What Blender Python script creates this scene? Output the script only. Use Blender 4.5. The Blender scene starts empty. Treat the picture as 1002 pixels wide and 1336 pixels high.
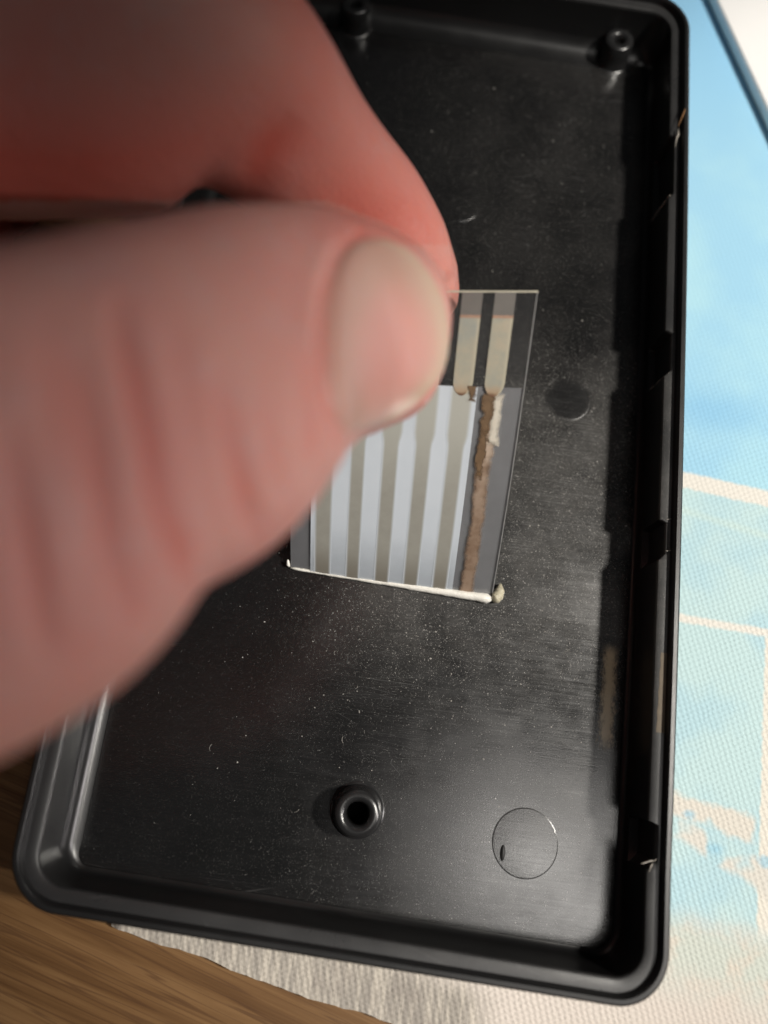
import bpy, bmesh, math, random
import numpy as np
from mathutils import Vector, Matrix
random.seed(7); rng = np.random.default_rng(7)
SC = bpy.context.scene
SC.unit_settings.scale_length = 0.01          # one unit is one centimetre
COL = SC.collection

# ------------------------------------------------------------------ camera
R_CAM = np.array([[0.99085881, 0.1293443, 0.03832583],
                  [0.13487612, -0.95551071, -0.26231225],
                  [0.00269215, 0.26508364, -0.96422166]])   # right, down, forward
RIM = 1.3                                                    # height of the case rim
EYE = np.array([-0.1079630, -4.6383653, 9.4695876 + RIM])
cam_d = bpy.data.cameras.new('camera'); cam = bpy.data.objects.new('camera', cam_d); COL.objects.link(cam)
m = Matrix.Identity(4)
for i in range(3):
    m[i][0] = R_CAM[0][i]; m[i][1] = -R_CAM[1][i]; m[i][2] = -R_CAM[2][i]; m[i][3] = EYE[i]
cam.matrix_world = m
cam_d.sensor_fit = 'HORIZONTAL'; cam_d.sensor_width = 36.0; cam_d.lens = 36.0 * 1000 / 1002
cam_d.clip_start = 0.05; cam_d.clip_end = 1000
cam_d.dof.use_dof = True; cam_d.dof.focus_distance = 10.0; cam_d.dof.aperture_fstop = 0.14
cam_d.dof.aperture_blades = 0
SC.camera = cam
SC.view_settings.view_transform = 'Standard'; SC.view_settings.look = 'None'
SC.view_settings.exposure = 0.0; SC.view_settings.gamma = 1.0
SC.cycles.max_bounces = 10; SC.cycles.transparent_max_bounces = 16

# ------------------------------------------------------------------ light: a dim room, a key spot and an added thumb fill to the right, a pale ceiling panel
world = bpy.data.worlds.new('World'); SC.world = world; world.use_nodes = True
bg = world.node_tree.nodes['Background']; bg.inputs[0].default_value = (0.9, 0.95, 1.0, 1); bg.inputs[1].default_value = 0.018

def aim(o, target):
    o.rotation_euler = (Vector(target) - o.location).to_track_quat('-Z', 'Y').to_euler()

def lamp(name, kind, loc, target, power, color, **kw):
    d = bpy.data.lights.new(name, kind); o = bpy.data.objects.new(name, d); COL.objects.link(o)
    o.location = loc; aim(o, target); d.energy = power; d.color = color
    for k, v in kw.items(): setattr(d, k, v)
    return o
lamp('key_spot', 'SPOT', (32, 0, 44), (13.8, -3.0, 0), 138000, (1.0, 0.95, 0.87),
     spot_size=math.radians(36.8), spot_blend=0.20, shadow_soft_size=2.3)  # key from the right; cone edge cut to stand for an unseen phone's shadow
lamp('thumb_fill', 'SPOT', (50, -12, 28), (-1, -6.3, 4.3), 44000, (1.0, 0.94, 0.92),
     spot_size=math.radians(12.5), spot_blend=0.24, shadow_soft_size=1.0)  # added narrow fill that brightens the thumb and spares the forefinger
lamp('ceiling_panel', 'AREA', (31, -23, 105), (0, -2, 0), 9000, (1.0, 0.96, 0.91), shape='RECTANGLE', size=22, size_y=30)

# ------------------------------------------------------------------ helpers
def at(u, v, depth):
    d = (u - 501) / 1000 * R_CAM[0] + (v - 668) / 1000 * R_CAM[1] + R_CAM[2]
    return EYE + depth * d
def onz(u, v, z):
    d = (u - 501) / 1000 * R_CAM[0] + (v - 668) / 1000 * R_CAM[1] + R_CAM[2]
    return EYE + (z - EYE[2]) / d[2] * d
def to_px(P):
    q = (np.asarray(P, float) - EYE) @ R_CAM.T
    return np.stack([q[..., 0] / q[..., 2] * 1000 + 501, q[..., 1] / q[..., 2] * 1000 + 668, q[..., 2]], -1)

def link_mesh(name, verts, faces, mat=None, parent=None, smooth=True, sharp=None):
    me = bpy.data.meshes.new(name); me.from_pydata([tuple(map(float, v)) for v in verts], [], [tuple(map(int, f)) for f in faces])
    me.validate(); bm = bmesh.new(); bm.from_mesh(me); bmesh.ops.recalc_face_normals(bm, faces=bm.faces); bm.to_mesh(me); bm.free()
    if smooth: me.polygons.foreach_set('use_smooth', [True] * len(me.polygons))
    if sharp is not None: me.set_sharp_from_angle(angle=math.radians(sharp))
    o = bpy.data.objects.new(name, me); COL.objects.link(o)
    if mat: me.materials.append(mat)
    if parent: o.parent = parent
    return o
def tag(o, label=None, cat=None, group=None, kind=None):
    for k, v in (('label', label), ('category', cat), ('group', group), ('kind', kind)):
        if v: o[k] = v
    return o
def empty(name, loc=(0, 0, 0)):
    o = bpy.data.objects.new(name, None); COL.objects.link(o); o.location = loc; o.empty_display_size = 0.5
    return o
def rebase(root, loc):
    """move an empty to the base of its thing without moving the parts"""
    root.location = loc
    for c in root.children: c.matrix_parent_inverse = Matrix.Translation(Vector(loc)).inverted()

# node helper ------------------------------------------------------
class N:
    def __init__(s, name):
        s.m = bpy.data.materials.new(name); s.m.use_nodes = True
        s.t = s.m.node_tree; s.t.nodes.clear()
        s.out = s.t.nodes.new('ShaderNodeOutputMaterial')
    def new(s, typ, ins=None, **kw):
        n = s.t.nodes.new(typ)
        for k, v in kw.items(): setattr(n, k, v)
        for k, v in (ins or {}).items(): s.put(n.inputs[k], v)
        return n
    def put(s, sock, v):
        if isinstance(v, bpy.types.NodeSocket): s.t.links.new(v, sock)
        elif isinstance(v, (tuple, list)) and sock.type == 'RGBA' and len(v) == 3: sock.default_value = (*v, 1)
        else: sock.default_value = v
    def math(s, op, a, b=0.0, c=0.0, clamp=False):
        n = s.new('ShaderNodeMath', {0: a, 1: b, 2: c}, operation=op, use_clamp=clamp); return n.outputs[0]
    def mix(s, f, a, b, blend='MIX'):
        n = s.new('ShaderNodeMix', data_type='RGBA', blend_type=blend)
        s.put(n.inputs[0], f); s.put(n.inputs[6], a); s.put(n.inputs[7], b); return n.outputs[2]
    def ramp(s, f, stops):
        n = s.new('ShaderNodeValToRGB', {0: f}); e = n.color_ramp.elements
        while len(e) < len(stops): e.new(0.5)
        for q, (p, c) in zip(e, stops): q.position = p; q.color = (*c, 1) if len(c) == 3 else c
        return n.outputs[0]
    def step(s, x, a, b):
        n = s.new('ShaderNodeMapRange', {0: x, 1: a, 2: b}, interpolation_type='SMOOTHSTEP'); return n.outputs[0]
    def coord(s, kind='Object'): return s.new('ShaderNodeTexCoord').outputs[kind]
    def map(s, v, scale=(1, 1, 1), rot=(0, 0, 0), loc=(0, 0, 0)):
        return s.new('ShaderNodeMapping', {0: v, 1: loc, 2: rot, 3: scale}).outputs[0]
    def noise(s, v, scale, detail=3, rough=0.5, dist=0.0):
        return s.new('ShaderNodeTexNoise', {'Vector': v, 'Scale': scale, 'Detail': detail, 'Roughness': rough, 'Distortion': dist}).outputs['Fac']
    def voro(s, v, scale, feature='F1', rand=1.0):
        return s.new('ShaderNodeTexVoronoi', {'Vector': v, 'Scale': scale, 'Randomness': rand}, feature=feature)
    def bump(s, h, strength=0.3, dist=0.01, normal=None):
        n = s.new('ShaderNodeBump', {'Height': h, 'Strength': strength, 'Distance': dist})
        if normal is not None: s.put(n.inputs['Normal'], normal)
        return n.outputs[0]
    def bsdf(s, **ins):
        n = s.new('ShaderNodeBsdfPrincipled')
        for k, v in ins.items(): s.put(n.inputs[k.replace('_', ' ')], v)
        return n
    def done(s, sh, disp=None):
        s.t.links.new(sh.outputs[0] if hasattr(sh, 'outputs') else sh, s.out.inputs[0]); return s.m
    def xyz(s, v):
        n = s.new('ShaderNodeSeparateXYZ', {0: v}); return n.outputs

# ------------------------------------------------------------------ materials
def mat_plastic(name, dust=0.0, brush=0.0, rough=0.3, base=0.008, ior=1.6, haze=0.14):
    n = N(name); co = n.coord()
    col = (base, base, base * 1.04)
    r = n.math('ADD', rough, n.math('MULTIPLY', n.math('SUBTRACT', n.noise(co, 1.2, 5, 0.65), 0.5), 0.28))
    h = n.noise(co, 60, 3, 0.6)
    if brush:
        st = n.noise(n.map(co, (1.2, 75, 1)), 1.0, 3, 0.7)
        st2 = n.noise(n.map(co, (60, 2.0, 1)), 1.0, 2, 0.6)
        patch = n.step(n.noise(co, 0.5, 2), 0.35, 0.7)
        h = n.math('ADD', n.math('MULTIPLY', h, 0.6), n.math('ADD', n.math('MULTIPLY', st, brush), n.math('MULTIPLY', st2, brush * 0.35)))
        r = n.math('ADD', r, n.math('MULTIPLY', n.math('SUBTRACT', st, 0.5), 0.22))
    nor = n.bump(h, 0.16, 0.01)
    c = col
    if dust:
        wob = n.new('ShaderNodeVectorMath', {0: co, 1: n.new('ShaderNodeTexNoise', {'Vector': co, 'Scale': 9.0}).outputs['Color']}, operation='ADD').outputs[0]
        masks = []
        for sc, thr, dens, stretch in ((12, 0.21, 0.42, (1, 1, 1)), (20, 0.28, 0.4, (1, 1, 1)), (6, 0.10, 0.35, (1, 1, 1)), (9, 0.16, 0.5, (0.45, 1.8, 1)), (8, 0.15, 0.6, (1.7, 0.5, 1))):
            v = n.voro(n.map(wob, stretch, (0, 0, 0.5 * len(masks))), sc)
            spot = n.math('SUBTRACT', 1.0, n.step(v.outputs['Distance'], thr * 0.45, thr))
            pick = n.math('GREATER_THAN', n.xyz(v.outputs['Color'])[0], dens)
            lvl = n.math('MULTIPLY', n.xyz(v.outputs['Color'])[1], n.xyz(v.outputs['Color'])[1])
            masks.append(n.math('MULTIPLY', n.math('MULTIPLY', spot, pick), lvl))
        mk = masks[0]
        for q in masks[1:]: mk = n.math('MAXIMUM', mk, q)
        # the dust lies thickest in a broad band across the middle of the panel
        y = n.xyz(co)[1]; x = n.xyz(co)[0]
        band = n.math('MULTIPLY', n.step(y, -4.8, -2.6), n.math('SUBTRACT', 1.0, n.step(y, -0.6, 2.0)))
        band = n.math('MULTIPLY', band, n.step(x, -1.8, 0.8))
        area = n.math('ADD', 0.30, n.math('MULTIPLY', band, n.math('ADD', 0.45, n.noise(co, 0.9, 3))))
        mk = n.math('MULTIPLY', n.math('MULTIPLY', mk, n.math('MULTIPLY', area, n.math('ADD', 0.5, n.step(x, -2.4, 0.6)))), dust, clamp=True)
        film = n.math('MULTIPLY', n.math('MULTIPLY', n.math('MULTIPLY', n.noise(co, 22, 6, 0.75), n.step(n.noise(co, 1.1, 5, 0.65), 0.28, 0.68)), n.math('ADD', n.math('MULTIPLY', n.step(x, -1.5, 1.5), 0.35), band)), haze)  # dust thinned leftward to stand for the shade lying there
        # a wiped, dust-free smudge over the middle mark
        gx, gy = onz(742, 522, FLOOR)[:2]
        gd = n.math('SQRT', n.math('ADD', n.math('POWER', n.math('SUBTRACT', x, float(gx)), 2.0), n.math('POWER', n.math('SUBTRACT', y, float(gy)), 2.0)))
        gd = n.math('ADD', gd, n.math('MULTIPLY', n.math('SUBTRACT', n.noise(co, 4.0, 5, 0.65), 0.5), 0.30))
        keep = n.math('ADD', 0.12, n.math('MULTIPLY', n.step(gd, 0.24, 0.38), 0.88))
        film = n.math('MULTIPLY', film, keep); mk = n.math('MULTIPLY', mk, keep)
        c = n.mix(film, (*col,), (0.5, 0.48, 0.45))
        c = n.mix(mk, c, (0.55, 0.53, 0.5))
        r = n.math('ADD', r, n.math('MULTIPLY', band, 0.06))
        # a beige streak with broken edges along the right wall
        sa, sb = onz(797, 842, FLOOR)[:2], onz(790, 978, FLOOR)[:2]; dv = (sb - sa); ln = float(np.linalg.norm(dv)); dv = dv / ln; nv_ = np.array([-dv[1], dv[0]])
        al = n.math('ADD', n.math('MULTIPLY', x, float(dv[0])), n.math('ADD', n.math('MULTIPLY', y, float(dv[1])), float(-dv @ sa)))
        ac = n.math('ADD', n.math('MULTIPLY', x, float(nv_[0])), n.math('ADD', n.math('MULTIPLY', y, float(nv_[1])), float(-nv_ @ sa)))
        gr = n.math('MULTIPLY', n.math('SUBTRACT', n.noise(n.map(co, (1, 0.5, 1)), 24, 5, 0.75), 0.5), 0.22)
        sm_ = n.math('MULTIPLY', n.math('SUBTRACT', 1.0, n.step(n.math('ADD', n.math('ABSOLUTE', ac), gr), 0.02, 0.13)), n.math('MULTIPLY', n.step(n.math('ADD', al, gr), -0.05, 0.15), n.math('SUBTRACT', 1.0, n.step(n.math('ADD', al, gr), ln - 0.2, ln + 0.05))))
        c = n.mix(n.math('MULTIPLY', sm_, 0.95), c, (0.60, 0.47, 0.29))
        # a few long hair scratches
        sv = n.voro(n.map(co, (0.5, 6, 1), (0, 0, math.radians(24))), 1.5, 'DISTANCE_TO_EDGE')
        sc1 = n.math('MULTIPLY', n.math('SUBTRACT', 1.0, n.step(sv.outputs['Distance'], 0.0, 0.012)), n.step(n.noise(co, 0.8, 2), 0.52, 0.62))
        c = n.mix(n.math('MULTIPLY', sc1, 0.07), c, (0.5, 0.5, 0.5))
    return n.done(n.bsdf(Base_Color=c, Roughness=r, Normal=nor, IOR=ior))

def mat_simple(name, col, rough=0.5, metal=0.0, noise=0.0, nscale=20, spec=0.5, bump=0.0):
    n = N(name); co = n.coord(); c = tuple(col)
    if noise:
        f = n.noise(co, nscale, 5, 0.65)
        c = n.mix(f, tuple(v * (1 - noise) for v in col), tuple(min(1, v * (1 + noise)) for v in col))
    kw = {}
    if bump: kw['Normal'] = n.bump(n.noise(co, nscale * 2, 4), bump, 0.02)
    return n.done(n.bsdf(Base_Color=c, Roughness=rough, Metallic=metal, Specular_IOR_Level=spec, **kw))

def mat_film(name, cover, col, rough=0.08, gloss=1.0):
    """clear film: transparent, a share of milky scatter, and a surface reflection"""
    n = N(name)
    tr = n.new('ShaderNodeBsdfTransparent', {0: (0.93, 0.93, 0.92)})
    sh = tr.outputs[0]
    co = n.coord()
    if cover:
        di = n.new('ShaderNodeBsdfDiffuse', {0: col}); tl = n.new('ShaderNodeBsdfTranslucent', {0: col})
        ad = n.new('ShaderNodeMixShader', {0: 0.35, 1: di.outputs[0], 2: tl.outputs[0]})
        cv = n.math('MULTIPLY', cover, n.math('ADD', 0.75, n.math('MULTIPLY', n.noise(co, 3.0, 4), 0.5)), clamp=True)
        sh = n.new('ShaderNodeMixShader', {0: cv, 1: sh, 2: ad.outputs[0]}).outputs[0]
    sc = n.noise(n.map(co, (4, 30, 4), (0.3, 0.2, 0.4)), 2.0, 4, 0.7)
    gl = n.new('ShaderNodeBsdfGlossy', {0: (1, 1, 1), 'Roughness': n.math('ADD', rough, n.math('MULTIPLY', sc, 0.1))})
    bk = n.new('ShaderNodeNewGeometry').outputs['Backfacing']
    fr = n.new('ShaderNodeFresnel', {0: n.math('SUBTRACT', 1.5, n.math('MULTIPLY', bk, 1.5 - 1 / 1.5))})
    sh = n.new('ShaderNodeMixShader', {0: n.math('MULTIPLY', fr.outputs[0], gloss), 1: sh, 2: gl.outputs[0]}).outputs[0]
    return n.done(sh)

def mat_skin(name='skin'):
    n = N(name); co = n.coord()
    big = n.noise(co, 0.9, 4, 0.55); mid = n.noise(co, 4.0, 4, 0.6); fine = n.noise(co, 26, 4, 0.6)
    c = n.mix(n.step(big, 0.3, 0.7), (0.60, 0.295, 0.25), (0.60, 0.26, 0.225))
    c = n.mix(n.math('MULTIPLY', n.step(mid, 0.45, 0.75), 0.45), c, (0.55, 0.33, 0.31))
    red = n.new('ShaderNodeAttribute', attribute_name='flush_shade').outputs['Fac']
    c = n.mix(red, c, (0.60, 0.135, 0.10))
    wh = n.voro(n.map(co, (1, 1, 1)), 11.0, 'DISTANCE_TO_EDGE')
    h = n.math('ADD', n.math('MULTIPLY', n.step(wh.outputs['Distance'], 0.0, 0.12), 0.5), n.math('MULTIPLY', fine, 0.6))
    ln = n.noise(n.map(co, (3.0, 14.0, 6.0), (0.2, 0.3, math.radians(-62))), 1.0, 4, 0.65, 0.6)
    h = n.math('ADD', h, n.math('MULTIPLY', ln, 1.6))
    nor = n.bump(h, 0.28, 0.025)
    b = n.bsdf(Base_Color=c, Roughness=n.math('ADD', 0.34, n.math('MULTIPLY', mid, 0.2)), Normal=nor, Specular_IOR_Level=0.3, Subsurface_Weight=0.35, Subsurface_Scale=0.14)
    b.inputs['Subsurface Radius'].default_value = (1.0, 0.32, 0.18)
    return n.done(b)

def mat_nail():
    n = N('nail_plate'); uv = n.new('ShaderNodeAttribute', attribute_name='nail_uv').outputs['Vector']
    x, y, _ = n.xyz(uv)          # x: 0 at the cuticle, 1 at the free edge; y across
    co = n.coord()
    c = n.ramp(x, [(0.0, (0.50, 0.26, 0.21)), (0.12, (0.50, 0.27, 0.22)), (0.4, (0.50, 0.29, 0.23)), (0.7, (0.50, 0.295, 0.235)), (0.86, (0.51, 0.32, 0.25)), (0.95, (0.52, 0.365, 0.275)), (1.0, (0.51, 0.36, 0.265))])
    def blob(cx, cy, rx, ry):
        q = n.math('ADD', n.math('POWER', n.math('DIVIDE', n.math('SUBTRACT', x, cx), rx), 2.0), n.math('POWER', n.math('DIVIDE', n.math('SUBTRACT', y, cy), ry), 2.0))
        return n.math('SUBTRACT', 1.0, n.step(q, 0.0, 1.0))
    c = n.mix(n.math('MULTIPLY', blob(0.60, 0.62, 0.40, 0.38), 0.6), c, (0.64, 0.25, 0.22))
    rid = n.noise(n.map(uv, (1.5, 30, 1)), 1.0, 3)
    b = n.bsdf(Base_Color=c, Roughness=0.34, Normal=n.bump(rid, 0.08, 0.02), Subsurface_Weight=0.25, Subsurface_Scale=0.1, Specular_IOR_Level=0.4)
    b.inputs['Subsurface Radius'].default_value = (1.0, 0.4, 0.25)
    return n.done(b)

def mat_wood():
    n = N('oiled_wood'); co = n.coord()
    p = n.map(co, (1, 1, 1), (0, 0, math.radians(15)))
    warp = n.noise(n.map(p, (0.12, 0.7, 1)), 1.0, 3)
    g = n.noise(n.map(p, (0.22, 5.5, 1)), 1.0, 5, 0.6, 0.3)
    fine = n.noise(n.map(p, (0.8, 30, 1)), 1.0, 4, 0.7)
    c = n.ramp(g, [(0.28, (0.085, 0.038, 0.012)), (0.46, (0.15, 0.076, 0.028)), (0.62, (0.21, 0.115, 0.047)), (0.8, (0.135, 0.064, 0.024))])
    lines = n.noise(n.map(p, (0.10, 3.2, 1)), 2.0, 2, 0.5)
    dk = n.math('SUBTRACT', 1.0, n.step(n.math('ABSOLUTE', n.math('SUBTRACT', lines, 0.5)), 0.0, 0.028))
    c = n.mix(n.math('MULTIPLY', dk, 0.55), c, (0.07, 0.03, 0.012))
    c = n.mix(n.math('MULTIPLY', n.step(fine, 0.5, 0.75), 0.35), c, (0.10, 0.045, 0.018))
    return n.done(n.bsdf(Base_Color=c, Roughness=0.42, Normal=n.bump(fine, 0.12, 0.02)))

# ------------------------------------------------------------------ the table
def box(name, x0, x1, y0, y1, z0, z1, mat, parent=None, bev=0.05):
    bm = bmesh.new(); bmesh.ops.create_cube(bm, size=1)
    for v in bm.verts: v.co = Vector(((x0 + x1) / 2 + v.co.x * (x1 - x0), (y0 + y1) / 2 + v.co.y * (y1 - y0), (z0 + z1) / 2 + v.co.z * (z1 - z0)))
    bmesh.ops.bevel(bm, geom=list(bm.edges), offset=bev, segments=2, affect='EDGES', profile=0.5)
    me = bpy.data.meshes.new(name); bm.to_mesh(me); bm.free(); me.materials.append(mat)
    o = bpy.data.objects.new(name, me); COL.objects.link(o)
    if parent: o.parent = parent
    return o
tag(box('table_top', -70, 70, -55, 55, -3, 0, mat_wood()), kind='structure')

# ------------------------------------------------------------------ the mat
MAT_Z = 0.2
def mat_mat():
    n = N('printed_cloth'); co = n.coord(); x, y, _ = n.xyz(co)
    wob = n.math('MULTIPLY', n.math('SUBTRACT', n.noise(co, 2.2, 4, 0.6), 0.5), 0.22)
    fuzz = n.math('MULTIPLY', n.math('SUBTRACT', n.noise(co, 9.0, 2, 0.6), 0.5), 0.06)
    def line_d(a, b):
        """signed distance to the line through two points of the print (positive above it)"""
        a = onz(*a, MAT_Z)[:2]; b = onz(*b, MAT_Z)[:2]; d = (b - a) / np.linalg.norm(b - a); nn = np.array([-d[1], d[0]])
        s = n.math('ADD', n.math('MULTIPLY', x, float(nn[0])), n.math('MULTIPLY', y, float(nn[1])))
        return n.math('ADD', n.math('SUBTRACT', s, float(nn @ a)), fuzz)
    def band(d, half, soft=0.03):
        return n.math('SUBTRACT', 1.0, n.step(n.math('ABSOLUTE', d), half - soft, half + soft))
    blotch = n.noise(co, 0.55, 3, 0.55)
    sky = n.mix(n.step(blotch, 0.35, 0.65), (0.36, 0.65, 0.85), (0.43, 0.72, 0.85))
    up = n.step(y, 3.6, 8.5)
    sky = n.mix(up, sky, (0.29, 0.58, 0.83))
    # a deeper blue cloud above the cream band
    cx, cy = onz(930, 535, MAT_Z)[:2]
    dd = n.math('SQRT', n.math('ADD', n.math('POWER', n.math('MULTIPLY', n.math('SUBTRACT', x, float(cx)), 0.45), 2.0), n.math('POWER', n.math('SUBTRACT', y, float(cy)), 2.0)))
    sky = n.mix(n.math('MULTIPLY', n.math('SUBTRACT', 1.0, n.step(n.math('ADD', dd, wob), 0.05, 0.55)), 0.75), sky, (0.27, 0.56, 0.82))
    d1 = line_d((898, 627), (1002, 651))
    teal = n.mix(n.step(n.noise(co, 0.9, 3, 0.55), 0.4, 0.62), (0.55, 0.735, 0.755), (0.48, 0.69, 0.76))
    c = n.mix(n.step(d1, -0.05, 0.05), teal, sky)
    c = n.mix(n.math('MULTIPLY', band(line_d((898, 668), (1002, 700)), 0.05, 0.05), 0.45), c, (0.62, 0.76, 0.70))
    # sandy shore in the lower part of the print
    d3 = n.math('ADD', line_d((880, 1195), (1002, 1215)), n.math('MULTIPLY', wob, 1.6))
    mott = n.step(n.noise(co, 1.6, 4, 0.6), 0.42, 0.6)
    sand = n.mix(mott, (0.70, 0.64, 0.56), (0.62, 0.66, 0.60))
    c = n.mix(n.math('SUBTRACT', 1.0, n.step(d3, -0.28, 0.15)), c, sand)
    d4 = line_d((880, 1270), (1002, 1300))
    c = n.mix(n.math('SUBTRACT', 1.0, n.step(n.math('ADD', d4, wob), -0.45, 0.25)), c, (0.70, 0.63, 0.57))
    cream = (0.80, 0.77, 0.71)
    c = n.mix(band(d1, 0.125), c, cream)
    c = n.mix(band(line_d((893, 807), (1002, 826)), 0.055), c, cream)
    lm = n.math('SUBTRACT', 1.0, n.step(line_d((893, 812), (1002, 831)), -0.03, 0.03))
    # upright cream line at the right edge, below the second line
    dv = line_d((998, 830), (993, 1000))
    lv = n.math('MULTIPLY', n.math('MULTIPLY', n.step(dv, -0.02, 0.03), n.math('SUBTRACT', 1.0, n.step(dv, 0.30, 0.36))), lm)
    lv = n.math('MULTIPLY', lv, n.step(d3, -0.25, 0.1))
    c = n.mix(lv, c, (0.80, 0.76, 0.68))
    # broken cream islands with blue pools between them
    mi = n.math('MULTIPLY', band(n.math('ADD', line_d((890, 1050), (1002, 1092)), n.math('MULTIPLY', wob, 1.4)), 0.14, 0.06), n.step(n.noise(co, 1.9, 2), 0.36, 0.46))
    c = n.mix(mi, c, (0.74, 0.70, 0.63))
    mi2 = n.math('MULTIPLY', band(n.math('ADD', line_d((880, 1068), (1002, 1150)), wob), 0.16, 0.07), n.step(n.noise(n.map(co, (1, 1, 1), (0, 0, 0), (3, 7, 0)), 1.5, 2), 0.43, 0.52))
    c = n.mix(mi2, c, (0.72, 0.69, 0.63))
    for (px, py, r) in ((898, 1062, 0.13), (934, 1108, 0.19), (1000, 1124, 0.12)):
        ax, ay = onz(px, py, MAT_Z)[:2]
        q = n.math('SQRT', n.math('ADD', n.math('POWER', n.math('SUBTRACT', x, float(ax)), 2.0), n.math('POWER', n.math('MULTIPLY', n.math('SUBTRACT', y, float(ay)), 1.5), 2.0)))
        c = n.mix(n.math('MULTIPLY', n.math('SUBTRACT', 1.0, n.step(n.math('ADD', q, n.math('MULTIPLY', wob, 2.2)), r * 0.1, r * 1.15)), 0.7), c, (0.32, 0.60, 0.76))
    # worn hem along the lower left edge, rubbed grey, and darkened to stand for shade
    e0, e1 = (330, 1275), (515, 1336)
    de = line_d(e0, e1)
    st = n.noise(n.map(co, (14, 1.2, 1)), 1.0, 4, 0.65)
    worn = n.mix(n.step(st, 0.35, 0.65), (0.33, 0.30, 0.265), (0.55, 0.50, 0.43))
    worn = n.mix(n.math('MULTIPLY', n.step(n.noise(co, 2.0, 4, 0.65), 0.5, 0.72), 0.5), worn, (0.27, 0.235, 0.21))
    wm = n.math('MULTIPLY', n.math('SUBTRACT', 1.0, n.step(n.math('ADD', de, wob), 0.45, 0.85)), n.math('SUBTRACT', 1.0, n.step(n.math('ADD', x, n.math('MULTIPLY', wob, 2.0)), 1.6, 2.3)))
    c = n.mix(wm, c, worn)
    # the weave
    warpv = n.new('ShaderNodeVectorMath', {0: co, 1: n.new('ShaderNodeVectorMath', {0: n.new('ShaderNodeTexNoise', {'Vector': co, 'Scale': 7.0, 'Detail': 3.0}).outputs['Color'], 3: 0.05}, operation='SCALE').outputs[0]}, operation='ADD').outputs[0]
    def wave(deg, pitch):
        r_ = n.xyz(n.map(warpv, (1, 1, 1), (0, 0, math.radians(deg))))[0]
        return n.math('SINE', n.math('MULTIPLY', r_, 2 * math.pi / pitch))
    wv = n.math('ADD', 0.5, n.math('MULTIPLY', n.math('ADD', wave(62, 0.066), n.math('ADD', wave(-18, 0.072), n.math('MULTIPLY', wave(112, 0.05), 0.4))), n.math('ADD', 0.06, n.math('MULTIPLY', n.noise(co, 5.0, 4, 0.7), 0.3))))
    jit = n.noise(co, 26, 3, 0.6)
    hgt = n.math('ADD', n.math('MULTIPLY', wv, 0.75), n.math('MULTIPLY', jit, 0.5))
    soft = n.math('SUBTRACT', 1.0, n.math('MULTIPLY', n.step(y, -3.0, 4.0), 0.65))
    c = n.mix(n.math('MULTIPLY', n.math('MULTIPLY', n.math('SUBTRACT', 1.0, n.math('MULTIPLY', wv, n.math('ADD', 0.6, n.math('MULTIPLY', jit, 0.8)), 0, True)), 0.13), soft), c, n.mix(0.5, c, (0.22, 0.23, 0.23)))
    b = n.bsdf(Base_Color=c, Roughness=0.75, Normal=n.bump(hgt, n.math('MULTIPLY', soft, 0.45), 0.03), Specular_IOR_Level=0.25)
    return n.done(b)
E0 = onz(330, 1275, MAT_Z)[:2]; E1 = onz(515, 1338, MAT_Z)[:2]; ed = (E1 - E0) / np.linalg.norm(E1 - E0); en = np.array([-ed[1], ed[0]])
def mat_mesh():
    # corner points of the cloth: its lower left edge runs along E0-E1, a frayed line
    a = E0 - ed * 1.9; b = E0 + ed * 15.0
    pts = []
    K = 150
    for i in range(K + 1):
        p = a + (b - a) * i / K + en * (0.02 * math.sin(i * 0.23) + 0.012 * math.sin(i * 0.71 + 1) + rng.normal(0, 0.007))
        pts.append(p)
    pts += [b + en * 24, np.array([-2.2, 13.0]), np.array([-2.6, -5.0])]
    n = len(pts); vs = []; fs = []
    c = np.mean(pts, 0)
    rings = [(0.0, 0.0), (0.0, 0.05), (0.03, 0.13), (0.14, MAT_Z)]
    for d, z in rings:
        for p in pts:
            q = c - p; vs.append((*(p + q / np.linalg.norm(q) * d), z + 0.001))
    for r in range(len(rings) - 1):
        for i in range(n): fs.append((r * n + i, r * n + (i + 1) % n, (r + 1) * n + (i + 1) % n, (r + 1) * n + i))
    fs.append(tuple(range(n))[::-1]); fs.append(tuple(range((len(rings) - 1) * n, len(rings) * n)))
    return vs, fs
mo = link_mesh('desk_mat', *mat_mesh(), mat_mat(), smooth=False)
tag(mo, 'light blue woven cloth mat with cream lines printed on it, under the black case', 'mat')

# ------------------------------------------------------------------ the white card on the mat, upper right
def card():
    z0, z1 = MAT_Z + 0.004, MAT_Z + 0.22
    a = onz(929, -2, z1)[:2]; b = onz(1003, 158, z1)[:2]; d = (a - b) / np.linalg.norm(a - b); nn = np.array([d[1], -d[0]])
    a = a + nn * 0.08; b = b + nn * 0.08
    P = [b - d * 7, a + d * 7, a + d * 7 + nn * 12, b - d * 7 + nn * 12]
    vs = []; fs = []
    for ins, z in ((0.02, z0), (0, z0 + 0.03), (0, z1 - 0.03), (0.03, z1)):
        c = np.mean(P, 0)
        for p in P: q = c - p; vs.append((*(p + q / np.linalg.norm(q) * ins * 1.4), z))
    for r in range(3):
        for i in range(4): fs.append((r * 4 + i, r * 4 + (i + 1) % 4, r * 4 + 4 + (i + 1) % 4, r * 4 + 4 + i))
    fs += [(3, 2, 1, 0), (12, 13, 14, 15)]
    return vs, fs
o = link_mesh('white_card', *card(), mat_simple('white_card_stock', (0.93, 0.925, 0.92), 0.5, noise=0.02, nscale=3), smooth=False)
tag(o, 'plain white card lying on the blue mat beyond the right side of the case', 'card')

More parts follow.
